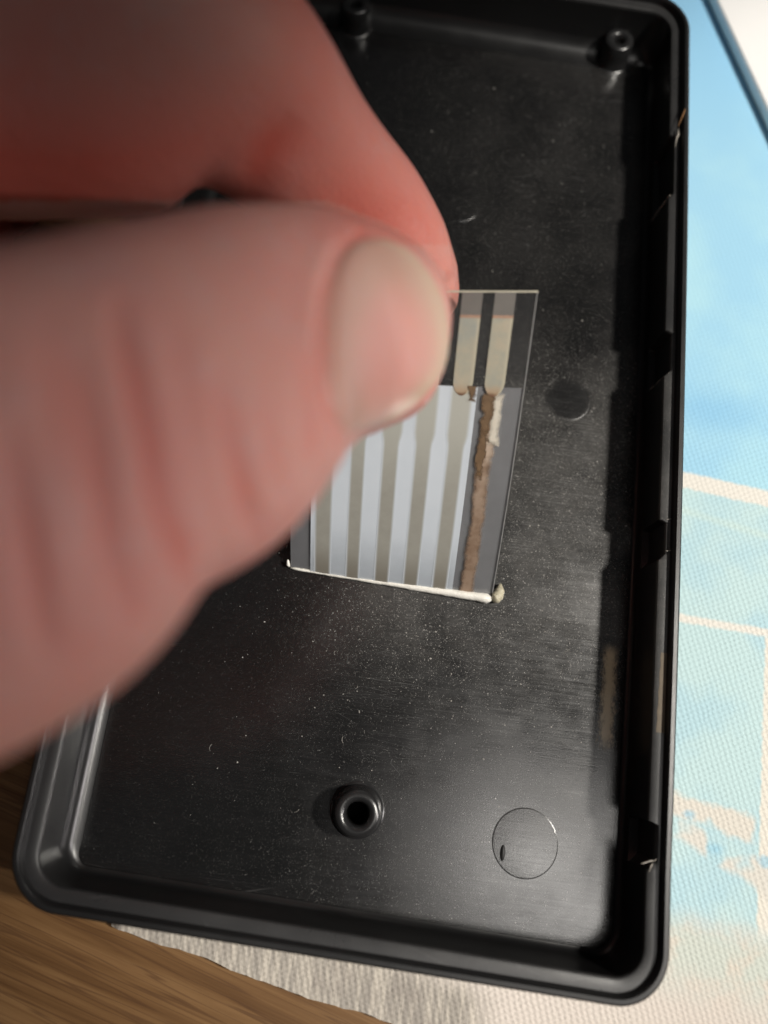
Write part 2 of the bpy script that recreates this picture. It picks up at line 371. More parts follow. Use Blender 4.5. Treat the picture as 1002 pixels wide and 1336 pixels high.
# ------------------------------------------------------------------ the black case half
FLOOR = 0.40; LIP = 1.19; BASE = MAT_Z + 0.006
c_bl, c_br, c_tr, c_tl = [onz(*p, RIM)[:2] for p in ((-2.4, 1182.6), (873.5, 1326), (900, -3), (296, -100))]
CW, CL = 3.75, 7.2
def warp(x, y):
    s, t = (x / CW + 1) / 2, (y / CL + 1) / 2
    p = (1 - s) * (1 - t) * c_bl + s * (1 - t) * c_br + s * t * c_tr + (1 - s) * t * c_tl
    bow = 0.055 * max(0, 1 - ((y - 1.2) / 7) ** 2) * max(0, x / CW)
    return np.array([p[0] + bow, p[1]])
def unwarp(P):
    q = np.array([P[0], P[1]], float)
    for _ in range(30): q = q + (np.asarray(P[:2]) - warp(*q))
    return q
# clip pockets in the inner wall: (side, y from, y to) in case coordinates
def ycase(px, py): return float(unwarp(onz(px, py, LIP))[1])
NOTCH = [(1, ycase(873, 250), ycase(876, 178), 0.075), (1, ycase(872, 482), ycase(872, 434), 0.09), (1, ycase(868, 722), ycase(868, 682), 0.085), (1, ycase(858, 1124), ycase(858, 1077), 0.10),
         (-1, ycase(150, 700), ycase(160, 655), 0.09), (-1, ycase(215, 430), ycase(228, 390), 0.09)]
# contour of the outer edge: list of (kind, base position, outward normal, side, y)
CORN = 14; R_OUT = 0.62
def contour():
    pts = []
    def side_ys(sd, y0, y1):
        ys = [y0 + (y1 - y0) * i / 24 for i in range(25)]
        for (s, a, b, dp) in NOTCH:
            if s == sd:
                ys = [y for y in ys if not (min(a, b) - 0.16 < y < max(a, b) + 0.12)]
                for e in (a - 0.11, a, a + (b - a) / 2, b, b + 0.035): ys.append(e)
        return sorted(ys, reverse=y1 < y0)
    L = CL - R_OUT; Wd = CW - R_OUT
    for y in side_ys(1, -L, L): pts.append((CW, y, 1, 0, 1))
    for k in range(1, CORN):
        a = math.pi / 2 * k / CORN; pts.append((Wd, L, math.cos(a), math.sin(a), 0))
    for i in range(15): pts.append((Wd - 2 * Wd * i / 14, CL, 0, 1, 0))
    for k in range(1, CORN):
        a = math.pi / 2 + math.pi / 2 * k / CORN; pts.append((-Wd, L, math.cos(a), math.sin(a), 0))
    for y in side_ys(-1, L, -L): pts.append((-CW, y, -1, 0, -1))
    for k in range(1, CORN):
        a = math.pi + math.pi / 2 * k / CORN; pts.append((-Wd, -L, math.cos(a), math.sin(a), 0))
    for i in range(15): pts.append((-Wd + 2 * Wd * i / 14, -CL, 0, -1, 0))
    for k in range(1, CORN):
        a = 1.5 * math.pi + math.pi / 2 * k / CORN; pts.append((Wd, -L, math.cos(a), math.sin(a), 0))
    return pts
CON = contour()
def ring(inset, z, notch=0.0, top=0.0):
    vs = []
    for (x, y, nx, ny, sd) in CON:
        d = inset + top * max(0.0, ny) ** 2 + 0.38 * top * max(0.0, -nx) ** 2
        if sd and notch:
            for (s, a, b, dp) in NOTCH:
                if s == sd and min(a, b) - 1e-4 <= y <= max(a, b) + 1e-4: d = inset - notch * dp
        if abs(nx) in (0, 1) and abs(ny) in (0, 1): px, py = x - nx * d, y - ny * d
        else:
            r = max(R_OUT - d, 0.06); px = x + nx * r; py = y + ny * r
            if R_OUT - d < 0.06: px -= (d - R_OUT + 0.06) * (1 if nx > 0 else -1); py -= (d - R_OUT + 0.06) * (1 if ny > 0 else -1)
        w = warp(px, py); vs.append((w[0], w[1], z))
    return vs
def loft_rings(rings, cap0=False, cap1=False):
    n = len(rings[0]); vs = [v for r in rings for v in r]; fs = []
    for r in range(len(rings) - 1):
        for i in range(n): fs.append((r * n + i, r * n + (i + 1) % n, (r + 1) * n + (i + 1) % n, (r + 1) * n + i))
    if cap0: fs.append(tuple(range(n))[::-1])
    if cap1: fs.append(tuple(range((len(rings) - 1) * n, len(rings) * n)))
    return vs, fs
pl_wall = mat_plastic('black_plastic', rough=0.36, base=0.012)
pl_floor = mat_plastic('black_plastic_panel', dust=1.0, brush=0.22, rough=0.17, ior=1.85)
case = empty('plastic_case')
IN = 0.27
wall_rings = [ring(0.26, BASE), ring(0.14, BASE + 0.02), ring(0.05, BASE + 0.09), ring(0.012, BASE + 0.3), ring(0.0, RIM - 0.1), ring(0.006, RIM - 0.02), ring(0.03, RIM),
              ring(0.075, RIM), ring(0.09, RIM - 0.015), ring(0.095, RIM - 0.05), ring(0.10, LIP + 0.02), ring(0.112, LIP),
              ring(0.225, LIP, 1), ring(0.25, LIP - 0.012, 1), ring(0.262, LIP - 0.05, 1), ring(IN, 0.62, 1, 0.05), ring(IN, 0.585, 0, 0.07), ring(IN + 0.005, FLOOR + 0.09, 0, 0.15), ring(IN + 0.02, FLOOR + 0.04, 0, 0.22), ring(IN + 0.045, FLOOR + 0.010, 0, 0.30), ring(IN + 0.08, FLOOR, 0, 0.36)]
pl_in = mat_plastic('black_plastic_inside', rough=0.33, base=0.009)
pl_ledge = mat_plastic('scuffed_ledge_plastic', dust=0.25, rough=0.32, base=0.026)
link_mesh('side_wall', *loft_rings(wall_rings[:12]), pl_wall, case, sharp=38)
link_mesh('rim_ledge', *loft_rings(wall_rings[11:15]), pl_ledge, case, sharp=38)
link_mesh('inner_wall', *loft_rings(wall_rings[14:]), pl_in, case, sharp=38)
floor_rings = [ring(IN + 0.085, FLOOR - 0.14, 0, 0.36), ring(IN + 0.085, FLOOR + 0.0015, 0, 0.36)]
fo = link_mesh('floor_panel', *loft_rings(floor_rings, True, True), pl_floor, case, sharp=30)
link_mesh('back_skin', *loft_rings([ring(0.262, BASE), ring(0.262, FLOOR - 0.142)], True, True), pl_wall, case, smooth=False)

def revolve(profile, cx, cy, K=40):
    vs = []; fs = []
    for (r, z) in profile:
        for k in range(K): a = 2 * math.pi * k / K; vs.append((cx + r * math.cos(a), cy + r * math.sin(a), z))
    for i in range(len(profile) - 1):
        for k in range(K): fs.append((i * K + k, i * K + (k + 1) % K, (i + 1) * K + (k + 1) % K, (i + 1) * K + k))
    return vs, fs
pl_boss = mat_plastic('worn_boss_plastic', rough=0.24, base=0.016)
m_hole = mat_simple('hole_shade', (0.003, 0.003, 0.003), 0.9, spec=0.1)  # near-black colour stands for the darkness of a deep hole
def boss(px, py, h, r0, r1, hole, hole_d):
    z = FLOOR + 0.002; p = onz(px, py, z + h)
    prof = [(r0 + 0.05, z - 0.002), (r0 + 0.025, z + 0.008), (r0 + 0.008, z + 0.035), (r0, z + h * 0.5), (r1, z + h - 0.03), (r1 - 0.015, z + h - 0.012), (r1 - 0.05, z + h),
            (hole + 0.06, z + h), (hole + 0.03, z + h - 0.02), (hole + 0.005, z + h - 0.07), (hole + 0.003, z + h - 0.09)]
    b = link_mesh('screw_boss', *revolve(prof, p[0], p[1]), pl_boss, case, sharp=50)
    link_mesh('screw_hole', *revolve([(hole + 0.003, z + h - 0.09), (hole, z + h - hole_d), (0.001, z + h - hole_d - 0.005)], p[0], p[1], 24), m_hole, b, sharp=50)
    return b
boss(466, 1062, 0.42, 0.30, 0.275, 0.13, 0.40)
boss(809, 50, 0.42, 0.25, 0.235, 0.07, 0.10)
boss(464, 3, 0.42, 0.25, 0.235, 0.07, 0.10)
def ejector(px, py, r, raised, mat=None):
    z = FLOOR + 0.0025; p = onz(px, py, z)
    prof = [(r + 0.012, z - 0.001), (r, z + raised * 0.5), (r - 0.012, z + raised * 0.62), (0.001, z + raised * 0.62)]
    return link_mesh('ejector_mark', *revolve(prof, p[0], p[1], 36), mat or pl_floor, case, sharp=8)
pl_disc = mat_plastic('black_plastic_disc', dust=0.8, brush=0.5, rough=0.2, base=0.012, ior=1.95)
ejector(685, 1100, 0.41, 0.005, pl_disc); ejector(742, 522, 0.31, 0.002); ejector(600, 265, 0.33, 0.008)
# a small moulded pip inside the large ring mark
p = onz(656, 1113, FLOOR + 0.02)
v, f = revolve([(0.045, FLOOR + 0.004), (0.035, FLOOR + 0.02), (0.001, FLOOR + 0.026)], 0, 0, 16)
link_mesh('moulded_pip', [(p[0] + a * 0.8, p[1] + b * 2.2, c) for a, b, c in v], f, mat_simple('pip_black', (0.004, 0.004, 0.004), 0.6), case)
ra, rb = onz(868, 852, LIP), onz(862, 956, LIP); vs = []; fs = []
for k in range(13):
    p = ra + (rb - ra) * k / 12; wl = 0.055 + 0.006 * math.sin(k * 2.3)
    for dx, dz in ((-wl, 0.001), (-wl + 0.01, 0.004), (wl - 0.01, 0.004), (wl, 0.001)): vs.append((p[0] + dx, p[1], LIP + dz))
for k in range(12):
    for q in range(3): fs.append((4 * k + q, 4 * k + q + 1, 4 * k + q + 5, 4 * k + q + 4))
link_mesh('beige_strip', vs, fs, mat_simple('beige_strip_tone', (0.15, 0.12, 0.085), 0.7, noise=0.4, nscale=14), case)  # thin beige strip laid on the right ledge
# plastic burrs and painted-in lit edges at the pocket ends and a crack in the upper right rim
burr_lit = mat_simple('scuffed_lit_plastic', (0.36, 0.33, 0.29), 0.45, noise=0.5, nscale=30)
def sliver_mesh(p, q, w, k=7):
    p, q = np.asarray(p), np.asarray(q); d = q - p; s = np.cross(d, (0, 0, 1.0)); s /= np.linalg.norm(s)
    vs = []; fs = []
    for i in range(k):
        t = i / (k - 1); c = p + d * t + s * rng.normal(0, w * 0.25); ww = w * (0.35 + 0.65 * math.sin(math.pi * min(1, t + 0.12))) * rng.uniform(0.6, 1.2)
        vs += [c - s * ww, c + s * ww * 0.6, c + np.array([0, 0, ww * 0.8])]
    for i in range(k - 1):
        for j in range(3): fs.append((3 * i + j, 3 * i + (j + 1) % 3, 3 * i + 3 + (j + 1) % 3, 3 * i + 3 + j))
    fs += [(0, 1, 2), (3 * k - 1, 3 * k - 2, 3 * k - 3)]
    return vs, fs
for (a, b, w) in (((836, 1127), (857, 1122), 0.02), ((868, 719), (880, 718), 0.014), ((869, 678), (876, 677), 0.013), ((851, 1126), (847, 1138), 0.02)):
    link_mesh('burr_lit_edge', *sliver_mesh(onz(*a, LIP + 0.005), onz(*b, LIP + 0.005), w), burr_lit, case)
for (a, w) in (((872, 486), 0.022), ((867, 727), 0.02), ((874, 254), 0.03)):
    p = onz(*a, LIP - 0.01); link_mesh('burr_lit_edge', *sliver_mesh(p, p + np.array([-0.06, -0.02, -0.62]), w, 11), burr_lit, case)  # pale slivers paint the light on the slanted pocket edges
crk = [onz(894, 142, RIM + 0.004), onz(891, 153, RIM + 0.003), onz(885, 165, RIM - 0.01)]
o = link_mesh('rim_crack', *sliver_mesh(crk[0], crk[2], 0.012), mat_simple('cracked_edge', (0.42, 0.22, 0.10), 0.5), case)
link_mesh('rim_chip', *sliver_mesh(onz(885, 168, LIP + 0.06), onz(881, 192, LIP + 0.03), 0.02), burr_lit, case)
rebase(case, (0, 0, BASE))
tag(case, 'open black plastic case half lying hollow side up on the mat', 'case')

def dust_mesh():
    vs = []; fs = []
    def flake(x, y, r):
        a0 = rng.uniform(0, 6.28); b = len(vs); z = FLOOR + 0.003
        for k in range(4): a = a0 + k * 1.57 + rng.normal(0, 0.3); rr = r * rng.uniform(0.5, 1.2); vs.append((x + rr * math.cos(a), y + rr * math.sin(a), z))
        vs.append((x, y, z + r * rng.uniform(0.4, 1.0)))
        for k in range(4): fs.append((b + k, b + (k + 1) % 4, b + 4))
        fs.append((b + 3, b + 2, b + 1, b))
    def fibre(x, y, l, r):
        a = rng.uniform(0, 6.28); c = rng.normal(0, 2.2); P = []
        for k in range(7):
            P.append(np.array([x, y, FLOOR + 0.006 + 0.01 * math.sin(k)])); x += l / 6 * math.cos(a); y += l / 6 * math.sin(a); a += c / 6
        tv, tf = tube(P, [r] * 7, 4); b = len(vs); vs.extend(tuple(v) for v in tv); fs.extend(tuple(i + b for i in f) for f in tf)
    for _ in range(900):
        if rng.random() < 0.7: x, y = rng.normal(1.1, 1.3), rng.normal(-3.0, 1.1)
        else: x, y = rng.uniform(-2.8, 3.0), rng.uniform(-6.2, 6.0)
        if abs(x) < 3.1 and -6.4 < y < 6.3: flake(x, y, min(0.016, abs(rng.normal(0.0045, 0.0035)) + 0.002))
    for _ in range(24):
        x, y = rng.normal(1.0, 1.4), rng.normal(-2.5, 2.4)
        if abs(x) < 2.8 and -6 < y < 6: fibre(x, y, rng.uniform(0.04, 0.15), 0.0018)
    return vs, fs
def tube(pts, rad, K=10):
    pts = [np.asarray(p) for p in pts]; vs = []; fs = []
    for i, p in enumerate(pts):
        d = pts[min(i + 1, len(pts) - 1)] - pts[max(i - 1, 0)]; d /= np.linalg.norm(d)
        s = np.cross(d, (0, 0, 1.0)); s /= np.linalg.norm(s); t = np.cross(s, d); r = rad[i]
        for k in range(K): a = 2 * math.pi * k / K; vs.append(p + (s * math.cos(a) + t * math.sin(a)) * r)
    n = len(pts)
    for i in range(n - 1):
        for k in range(K): fs.append((i * K + k, i * K + (k + 1) % K, (i + 1) * K + (k + 1) % K, (i + 1) * K + k))
    fs += [tuple(range(K))[::-1], tuple(range((n - 1) * K, n * K))]
    return vs, fs
tag(link_mesh('dust', *dust_mesh(), mat_simple('pale_dust', (0.42, 0.40, 0.37), 0.8), smooth=False), 'pale dust specks and lint scattered on the black case floor', 'dust', kind='stuff')

# ------------------------------------------------------------------ the ribbon held in the fingers
FB = FLOOR + 0.03
BL, BR = onz(379, 741, FB), onz(642, 779, FB)
wid = np.linalg.norm(BR - BL)
dtop = wid / 0.318
TR_, TL_ = at(702, 379, dtop - 0.05), at(384, 377, dtop + 0.05)
fn = np.cross(BR - BL, TR_ - BR); fn /= np.linalg.norm(fn)
if fn @ (EYE - BR) < 0: fn = -fn
def S(u, v, off=0.0):
    p = (1 - u) * (1 - v) * BL + u * (1 - v) * BR + u * v * TR_ + (1 - u) * v * TL_
    bul = 0.16 * math.sin(math.pi * v) * (1 - 0.25 * v) + 0.03 * math.sin(math.pi * u)
    return p + fn * (bul + off)
def sheet(u0, u1, v0, v1, off, th, nu=6, nv=40, uf=None, vround=0.0):
    """a thin slab that follows the ribbon; uf(v) may give its own left and right edge"""
    vs = []; fs = []
    for k, o_ in ((0, off), (1, off + th)):
        for j in range(nv + 1):
            v = v0 + (v1 - v0) * j / nv
            a, b = uf(v) if uf else (u0, u1)
            for i in range(nu + 1): vs.append(S(a + (b - a) * i / nu, v, o_))
    w = nu + 1; h = nv + 1; off2 = w * h
    for j in range(nv):
        for i in range(nu):
            q = (j * w + i, j * w + i + 1, (j + 1) * w + i + 1, (j + 1) * w + i)
            fs.append(q[::-1]); fs.append(tuple(x + off2 for x in q))
    bd = [i for i in range(w)] + [j * w + nu for j in range(1, h)] + [nv * w + i for i in range(nu - 1, -1, -1)] + [j * w for j in range(nv - 1, 0, -1)]
    for k in range(len(bd)): a, b = bd[k], bd[(k + 1) % len(bd)]; fs.append((a, b, b + off2, a + off2))
    return vs, fs
def edge_attr(o, nu, nv):
    """across: -1 to 1 over the strip, along: 0 to 1 up it"""
    a = []; 
    for k in range(2):
        for j in range(nv + 1):
            for i in range(nu + 1): a.append((2 * i / nu - 1, j / nv, 0))
    t = o.data.attributes.new('strip', 'FLOAT_VECTOR', 'POINT'); t.data.foreach_set('vector', np.array(a, np.float32).ravel())
def v_at(py, u=1.0):
    lo, hi = 0.0, 1.0
    for _ in range(40):
        mid = (lo + hi) / 2
        if to_px(S(u, mid))[1] > py: lo = mid
        else: hi = mid
    return (lo + hi) / 2
VT = v_at(507); VP = v_at(411, 0.87); VR = v_at(516, 0.8)
ribbon = empty('ribbon_cable')
m_clear = mat_film('clear_film', 0.03, (0.55, 0.55, 0.58), 0.06, 1.0)
m_milky = mat_film('milky_film', 0.42, (0.62, 0.63, 0.69), 0.2, 0.6)
link_mesh('film', *sheet(0, 1, 0.0, 1, 0, 0.012, 8, 48), m_clear, ribbon, sharp=40)
link_mesh('backing_film', *sheet(0.002, 0.998, 0.0, VT, -0.014, 0.010, 8, 40), m_milky, ribbon, sharp=40)
def mat_liner():
    n = N('white_liner_print'); co = n.coord(); y = n.xyz(n.new('ShaderNodeAttribute', attribute_name='strip').outputs['Vector'])[1]
    c = n.mix(n.noise(n.map(co, (1, 1, 1)), 2.5, 4, 0.6), (0.59, 0.645, 0.71), (0.67, 0.72, 0.78))
    b = n.bsdf(Base_Color=c, Roughness=0.3, Specular_IOR_Level=0.6)
    tr = n.new('ShaderNodeBsdfTransparent')
    f = n.math('ADD', n.math('MULTIPLY', n.math('SUBTRACT', 1.0, n.step(n.math('ADD', y, n.math('MULTIPLY', n.noise(co, 3.0, 4, 0.6), 0.1)), 0.05, 0.38)), 0.5), 0.06)
    return n.done(n.new('ShaderNodeMixShader', {0: f, 1: b.outputs[0], 2: tr.outputs[0]}))
edge_attr(link_mesh('white_liner', *sheet(0.10, 0.80, 0.0, VT, 0.014, 0.004, 8, 40), mat_liner(), ribbon, sharp=40), 8, 40)
TRK = [(0.112, 0.205), (0.268, 0.345), (0.408, 0.492), (0.55, 0.635), (0.692, 0.778)]
VS = v_at(575, 0.8)
def mat_trace():
    n = N('grey_trace_ink'); co = n.coord(); st_ = n.new('ShaderNodeAttribute', attribute_name='strip').outputs['Vector']; x, y, _ = n.xyz(st_)
    c = n.mix(n.noise(co, 7, 4, 0.6), (0.28, 0.272, 0.24), (0.36, 0.352, 0.315))
    c = n.mix(n.step(y, 0.45, 0.95), c, (0.43, 0.43, 0.39))
    c = n.mix(n.math('SUBTRACT', 1.0, n.step(y, 0.0, 0.22)), c, (0.20, 0.185, 0.155))  # paints the film's shading: ink lightened upward, darkened at the bottom
    c = n.mix(n.step(n.math('ABSOLUTE', x), 0.62, 1.08), c, (0.59, 0.645, 0.71))
    return n.done(n.bsdf(Base_Color=c, Roughness=0.42))
m_trace = mat_trace()
def sm(x, a, b):
    t = min(1, max(0, (x - a) / (b - a))); return t * t * (3 - 2 * t)
for i, (a, b) in enumerate(TRK):
    def uf(v, a=a, b=b):
        w = sm(v, VS - 0.03, VS + 0.02) * 0.012
        return a - w + 0.004, b + w * 1.1 - 0.004
    edge_attr(link_mesh('trace', *sheet(a, b, 0.004, VT - 0.004, 0.0183, 0.0010, 8, 44, uf), m_trace, ribbon, sharp=40), 8, 44)
m_pad = None
def mat_pad():
    n = N('tarnished_pad'); co = n.coord()
    f = n.noise(co, 2.6, 4, 0.6); f2 = n.noise(co, 14, 4, 0.6)
    st_ = n.new('ShaderNodeAttribute', attribute_name='strip').outputs['Vector']; x, y, _ = n.xyz(st_)
    c = n.ramp(f, [(0.3, (0.40, 0.43, 0.40)), (0.48, (0.50, 0.49, 0.40)), (0.6, (0.58, 0.52, 0.40)), (0.75, (0.44, 0.45, 0.42))])
    c = n.mix(n.math('MULTIPLY', f2, 0.35), c, (0.36, 0.30, 0.24))
    ye = n.math('SUBTRACT', y, n.math('MULTIPLY', n.math('POWER', n.math('ABSOLUTE', x), 2.0), 0.05))
    c = n.mix(n.math('SUBTRACT', 1.0, n.step(n.math('ADD', y, n.math('MULTIPLY', f2, 0.06)), 0.05, 0.22)), c, (0.50, 0.36, 0.24))
    c = n.mix(n.math('SUBTRACT', 1.0, n.step(n.math('ADD', y, n.math('MULTIPLY', f2, 0.05)), 0.03, 0.09)), c, (0.20, 0.11, 0.07))
    c = n.mix(n.step(x, 0.55, 0.95), c, (0.58, 0.54, 0.42))
    return n.done(n.bsdf(Base_Color=c, Roughness=0.38, Metallic=0.25))
m_pad = mat_pad()
m_dull = mat_film('dull_pad_film', 0.62, (0.36, 0.34, 0.32), 0.25, 0.8)
m_rust = mat_simple('rust_line', (0.40, 0.25, 0.18), 0.5, noise=0.3, nscale=20)
m_brown = mat_simple('brown_tarnish', (0.26, 0.15, 0.09), 0.5, noise=0.5, nscale=14)
PADS = TRK + [(0.826, 0.913)]
for i, (a, b) in enumerate(PADS):
    c = (a + b) / 2; h = (b - a) / 2 * 0.98
    pd = link_mesh('contact_pad', *sheet(c - h, c + h, VP, 0.995, 0.0135, 0.003, 3, 14), m_dull, ribbon, sharp=40)
    rr = (VP - VR)
    def ufp(v, c=c, h=h):
        t = max(0.0, (VR + 0.045 - v) / 0.045); return c - h * math.sqrt(max(0.02, 1 - t * t)), c + h * math.sqrt(max(0.02, 1 - t * t))
    edge_attr(link_mesh('contact_finger', *sheet(0, 1, VR, VP - 0.008, 0.0215, 0.003, 6, 70, ufp), m_pad, ribbon, sharp=40), 6, 70)
    link_mesh('rust_line', *sheet(c - h, c + h, VP - 0.008, VP, 0.0215, 0.0035, 3, 2), m_rust, ribbon, sharp=40)
# the sixth trace: corroded, brown and broken
def mat_corr():
    n = N('corroded_trace'); co = n.coord(); z = n.xyz(co)[2]
    f = n.noise(co, 5.0, 5, 0.7); g = n.noise(co, 18, 4, 0.6)
    up = n.step(z, 1.1, 2.6)
    x = n.xyz(n.new('ShaderNodeAttribute', attribute_name='strip').outputs['Vector'])[0]
    c = n.mix(n.step(f, 0.42, 0.62), (0.27, 0.185, 0.13), (0.165, 0.095, 0.055))
    c = n.mix(n.math('MULTIPLY', g, 0.5), c, (0.36, 0.27, 0.205))
    c = n.mix(n.math('MULTIPLY', n.step(n.noise(co, 2.2, 3, 0.6), 0.52, 0.62), up), c, (0.56, 0.45, 0.36))
    wob = n.math('MULTIPLY', n.math('SUBTRACT', n.noise(co, 3.5, 5, 0.7), 0.5), 1.5)
    xx = n.math('ABSOLUTE', n.math('ADD', n.math('ADD', x, n.math('MULTIPLY', up, 0.3)), wob))
    a = n.math('SUBTRACT', 1.0, n.step(xx, n.math('SUBTRACT', 0.35, n.math('MULTIPLY', up, 0.25)), 0.95))
    b = n.bsdf(Base_Color=c, Roughness=0.6)
    return n.done(n.new('ShaderNodeMixShader', {0: a, 1: n.new('ShaderNodeBsdfTransparent').outputs[0], 2: b.outputs[0]}))
def uf6(v):
    return 0.830 + 0.008 * sm(v, 0.5, 0.7), 0.914 - 0.004 * math.sin(v * 9)
def mat_ragged(name, c0, c1, sc=7.0, amt=1.3, rough=0.6):
    """an ink or stain whose border breaks up irregularly"""
    n = N(name); co = n.coord(); x, y, _ = n.xyz(n.new('ShaderNodeAttribute', attribute_name='strip').outputs['Vector'])
    c = n.mix(n.noise(co, sc * 1.7, 5, 0.7), c0, c1)
    ye = n.math('MULTIPLY', n.math('SUBTRACT', n.math('MULTIPLY', y, 2.0), 1.0), 1.0)
    m_ = n.math('ADD', n.math('MAXIMUM', n.math('ABSOLUTE', x), n.math('POWER', n.math('ABSOLUTE', ye), 4.0)), n.math('MULTIPLY', n.math('SUBTRACT', n.noise(co, sc, 3, 0.6), 0.5), amt))
    a = n.math('SUBTRACT', 1.0, n.step(m_, 0.30, 1.0))
    b = n.bsdf(Base_Color=c, Roughness=rough)
    return n.done(n.new('ShaderNodeMixShader', {0: a, 1: n.new('ShaderNodeBsdfTransparent').outputs[0], 2: b.outputs[0]}))
o = link_mesh('trace', *sheet(0, 1, 0.004, VT - 0.02, 0.0185, 0.002, 8, 60, uf6), mat_corr(), ribbon, sharp=40); edge_attr(o, 8, 60)
tag(o, 'brown corroded trace at the right edge of the ribbon')
def ragged(name, v0, v1, uf, mat, off):
    o = link_mesh(name, *sheet(0, 1, v0, v1, off, 0.0012, 8, 30, uf), mat, ribbon, sharp=40); edge_attr(o, 8, 30)
ragged('silver_remnant', VT - 0.18, VT - 0.012, lambda v: (0.862, 0.925), mat_ragged('silver_remnant_ink', (0.70, 0.66, 0.58), (0.60, 0.54, 0.45), 4.0, 1.7, 0.4), 0.0205)
m_stain = mat_ragged('corrosion_brown', (0.085, 0.048, 0.022), (0.23, 0.145, 0.08), 5.5, 3.0, 0.65)
ragged('corrosion_stain', VT - 0.17, VT - 0.015, lambda v: (0.824, 0.884), m_stain, 0.022)
ragged('corrosion_stain', VT - 0.30, VT - 0.12, lambda v: (0.826, 0.872), m_stain, 0.0225)
ragged('corrosion_stain', VT - 0.045, VT + 0.004, lambda v: (0.755, 0.80), m_stain, 0.025)
m_cut_highlight = mat_simple('film_edge_highlight', (0.55, 0.52, 0.42), 0.35, noise=0.5, nscale=6)  # pale strips paint the light caught along the film's cut edges
link_mesh('edge_highlight', *sheet(0.0, 1.0, 0.9955, 1.0, 0.0005, 0.020, 30, 2), m_cut_highlight, ribbon, sharp=40)
m_side = mat_simple('side_edge_highlight', (0.26, 0.26, 0.26), 0.35, noise=0.5, nscale=8)
link_mesh('edge_highlight', *sheet(0.9955, 1.0, 0.02, 0.995, 0.0005, 0.016, 2, 40), m_side, ribbon, sharp=40)
# the glued lower edge: a silvery hem that thickens to the right and ends in a bead
m_glue = mat_simple('silvery_glue', (0.80, 0.78, 0.72), 0.28, noise=0.22, nscale=16, bump=0.5)
pts = []; rad = []
for i in range(41):
    t = i / 40; p = BL + (BR - BL) * t; p = np.array([p[0], p[1] - 0.035 * t, FLOOR + 0.035 + 0.03 * t]) + np.array([0, rng.normal(0, 0.002), 0])
    pts.append(p); rad.append((0.020 + 0.046 * t ** 1.2) * rng.uniform(0.92, 1.08) * (0.4 if i in (0, 40) else 1))
link_mesh('glued_edge', *tube(pts, rad), m_glue, ribbon)
pts = []; rad = []
for i in range(16):
    t = i / 15; a = t * 1.75
    q = BR + np.array([-0.01 + 0.10 * math.sin(a), -0.03 + 0.22 * t * t, 0.0]); q[2] = FLOOR + 0.06 + 0.02 * math.sin(3 * t)
    pts.append(q); rad.append(max(0.014, 0.085 * math.sin(math.pi * (0.12 + 0.8 * t))) * rng.uniform(0.85, 1.15))
link_mesh('glue_bead', *tube(pts, rad, 12), mat_simple('yellowed_glue', (0.50, 0.46, 0.34), 0.4, noise=0.5, nscale=14, bump=0.8), ribbon)
q = [S(0.0, 0.0) + np.array([-0.02, 0.02, -0.01]), S(-0.012, 0.015), S(-0.012, 0.035)]
link_mesh('glue_bead', *tube(q, [0.02, 0.028, 0.012], 10), m_glue, ribbon)
rebase(ribbon, tuple(float(x) for x in (BL + BR) / 2 * np.array([1, 1, 0]) + np.array([0, 0, FLOOR])))
tag(ribbon, 'clear flat ribbon cable with white and grey stripes pinched between thumb and finger', 'ribbon cable')

# ------------------------------------------------------------------ the hand
def hermite(xs, ts, t):
    """Catmull-Rom through rows of xs at parameters 0..n-1"""
    n = len(xs); i = int(min(max(math.floor(t), 0), n - 2)); f = t - i
    p0, p1, p2, p3 = xs[max(i - 1, 0)], xs[i], xs[i + 1], xs[min(i + 2, n - 1)]
    return 0.5 * ((2 * p1) + (-p0 + p2) * f + (2 * p0 - 5 * p1 + 4 * p2 - p3) * f * f + (-p0 + 3 * p1 - 3 * p2 + p3) * f ** 3)
def limb_fn(st, up=None):
    """st rows: centre xyz, half width, half thickness. Returns frame(t)."""
    arr = np.array([[*s[0], s[1], s[2]] for s in st], float)
    def frame(t):
        c = hermite(arr, None, t); d = hermite(arr, None, min(t + 0.02, len(arr) - 1))[:3] - hermite(arr, None, max(t - 0.02, 0))[:3]
        d /= np.linalg.norm(d)
        w = (EYE - c[:3]) if up is None else np.asarray(up, float)
        w = w - d * (w @ d); w /= np.linalg.norm(w); s = np.cross(d, w)
        return c[:3], d, s, w, max(c[3], 0.02), max(c[4], 0.02)
    return frame
def limb(st, sub=8, K=40, up=None, pw=2.25):
    fr = limb_fn(st, up); n = len(st); vs = []; fs = []; ts = [i / sub for i in range((n - 1) * sub + 1)]
    for t in ts:
        c, d, s, w, a, b = fr(t)
        for k in range(K):
            an = 2 * math.pi * k / K; ca, sa = math.cos(an), math.sin(an)
            vs.append(c + s * a * math.copysign(abs(ca) ** (2 / pw), ca) + w * b * math.copysign(abs(sa) ** (2 / pw), sa))
    m_ = len(ts)
    for i in range(m_ - 1):
        for k in range(K): fs.append((i * K + k, i * K + (k + 1) % K, (i + 1) * K + (k + 1) % K, (i + 1) * K + k))
    fs += [tuple(range(K))[::-1], tuple(range((m_ - 1) * K, m_ * K))]
    return vs, fs
def st(u, v, dep, hw, thick): return (at(u, v, dep), hw / 1000 * dep, thick)
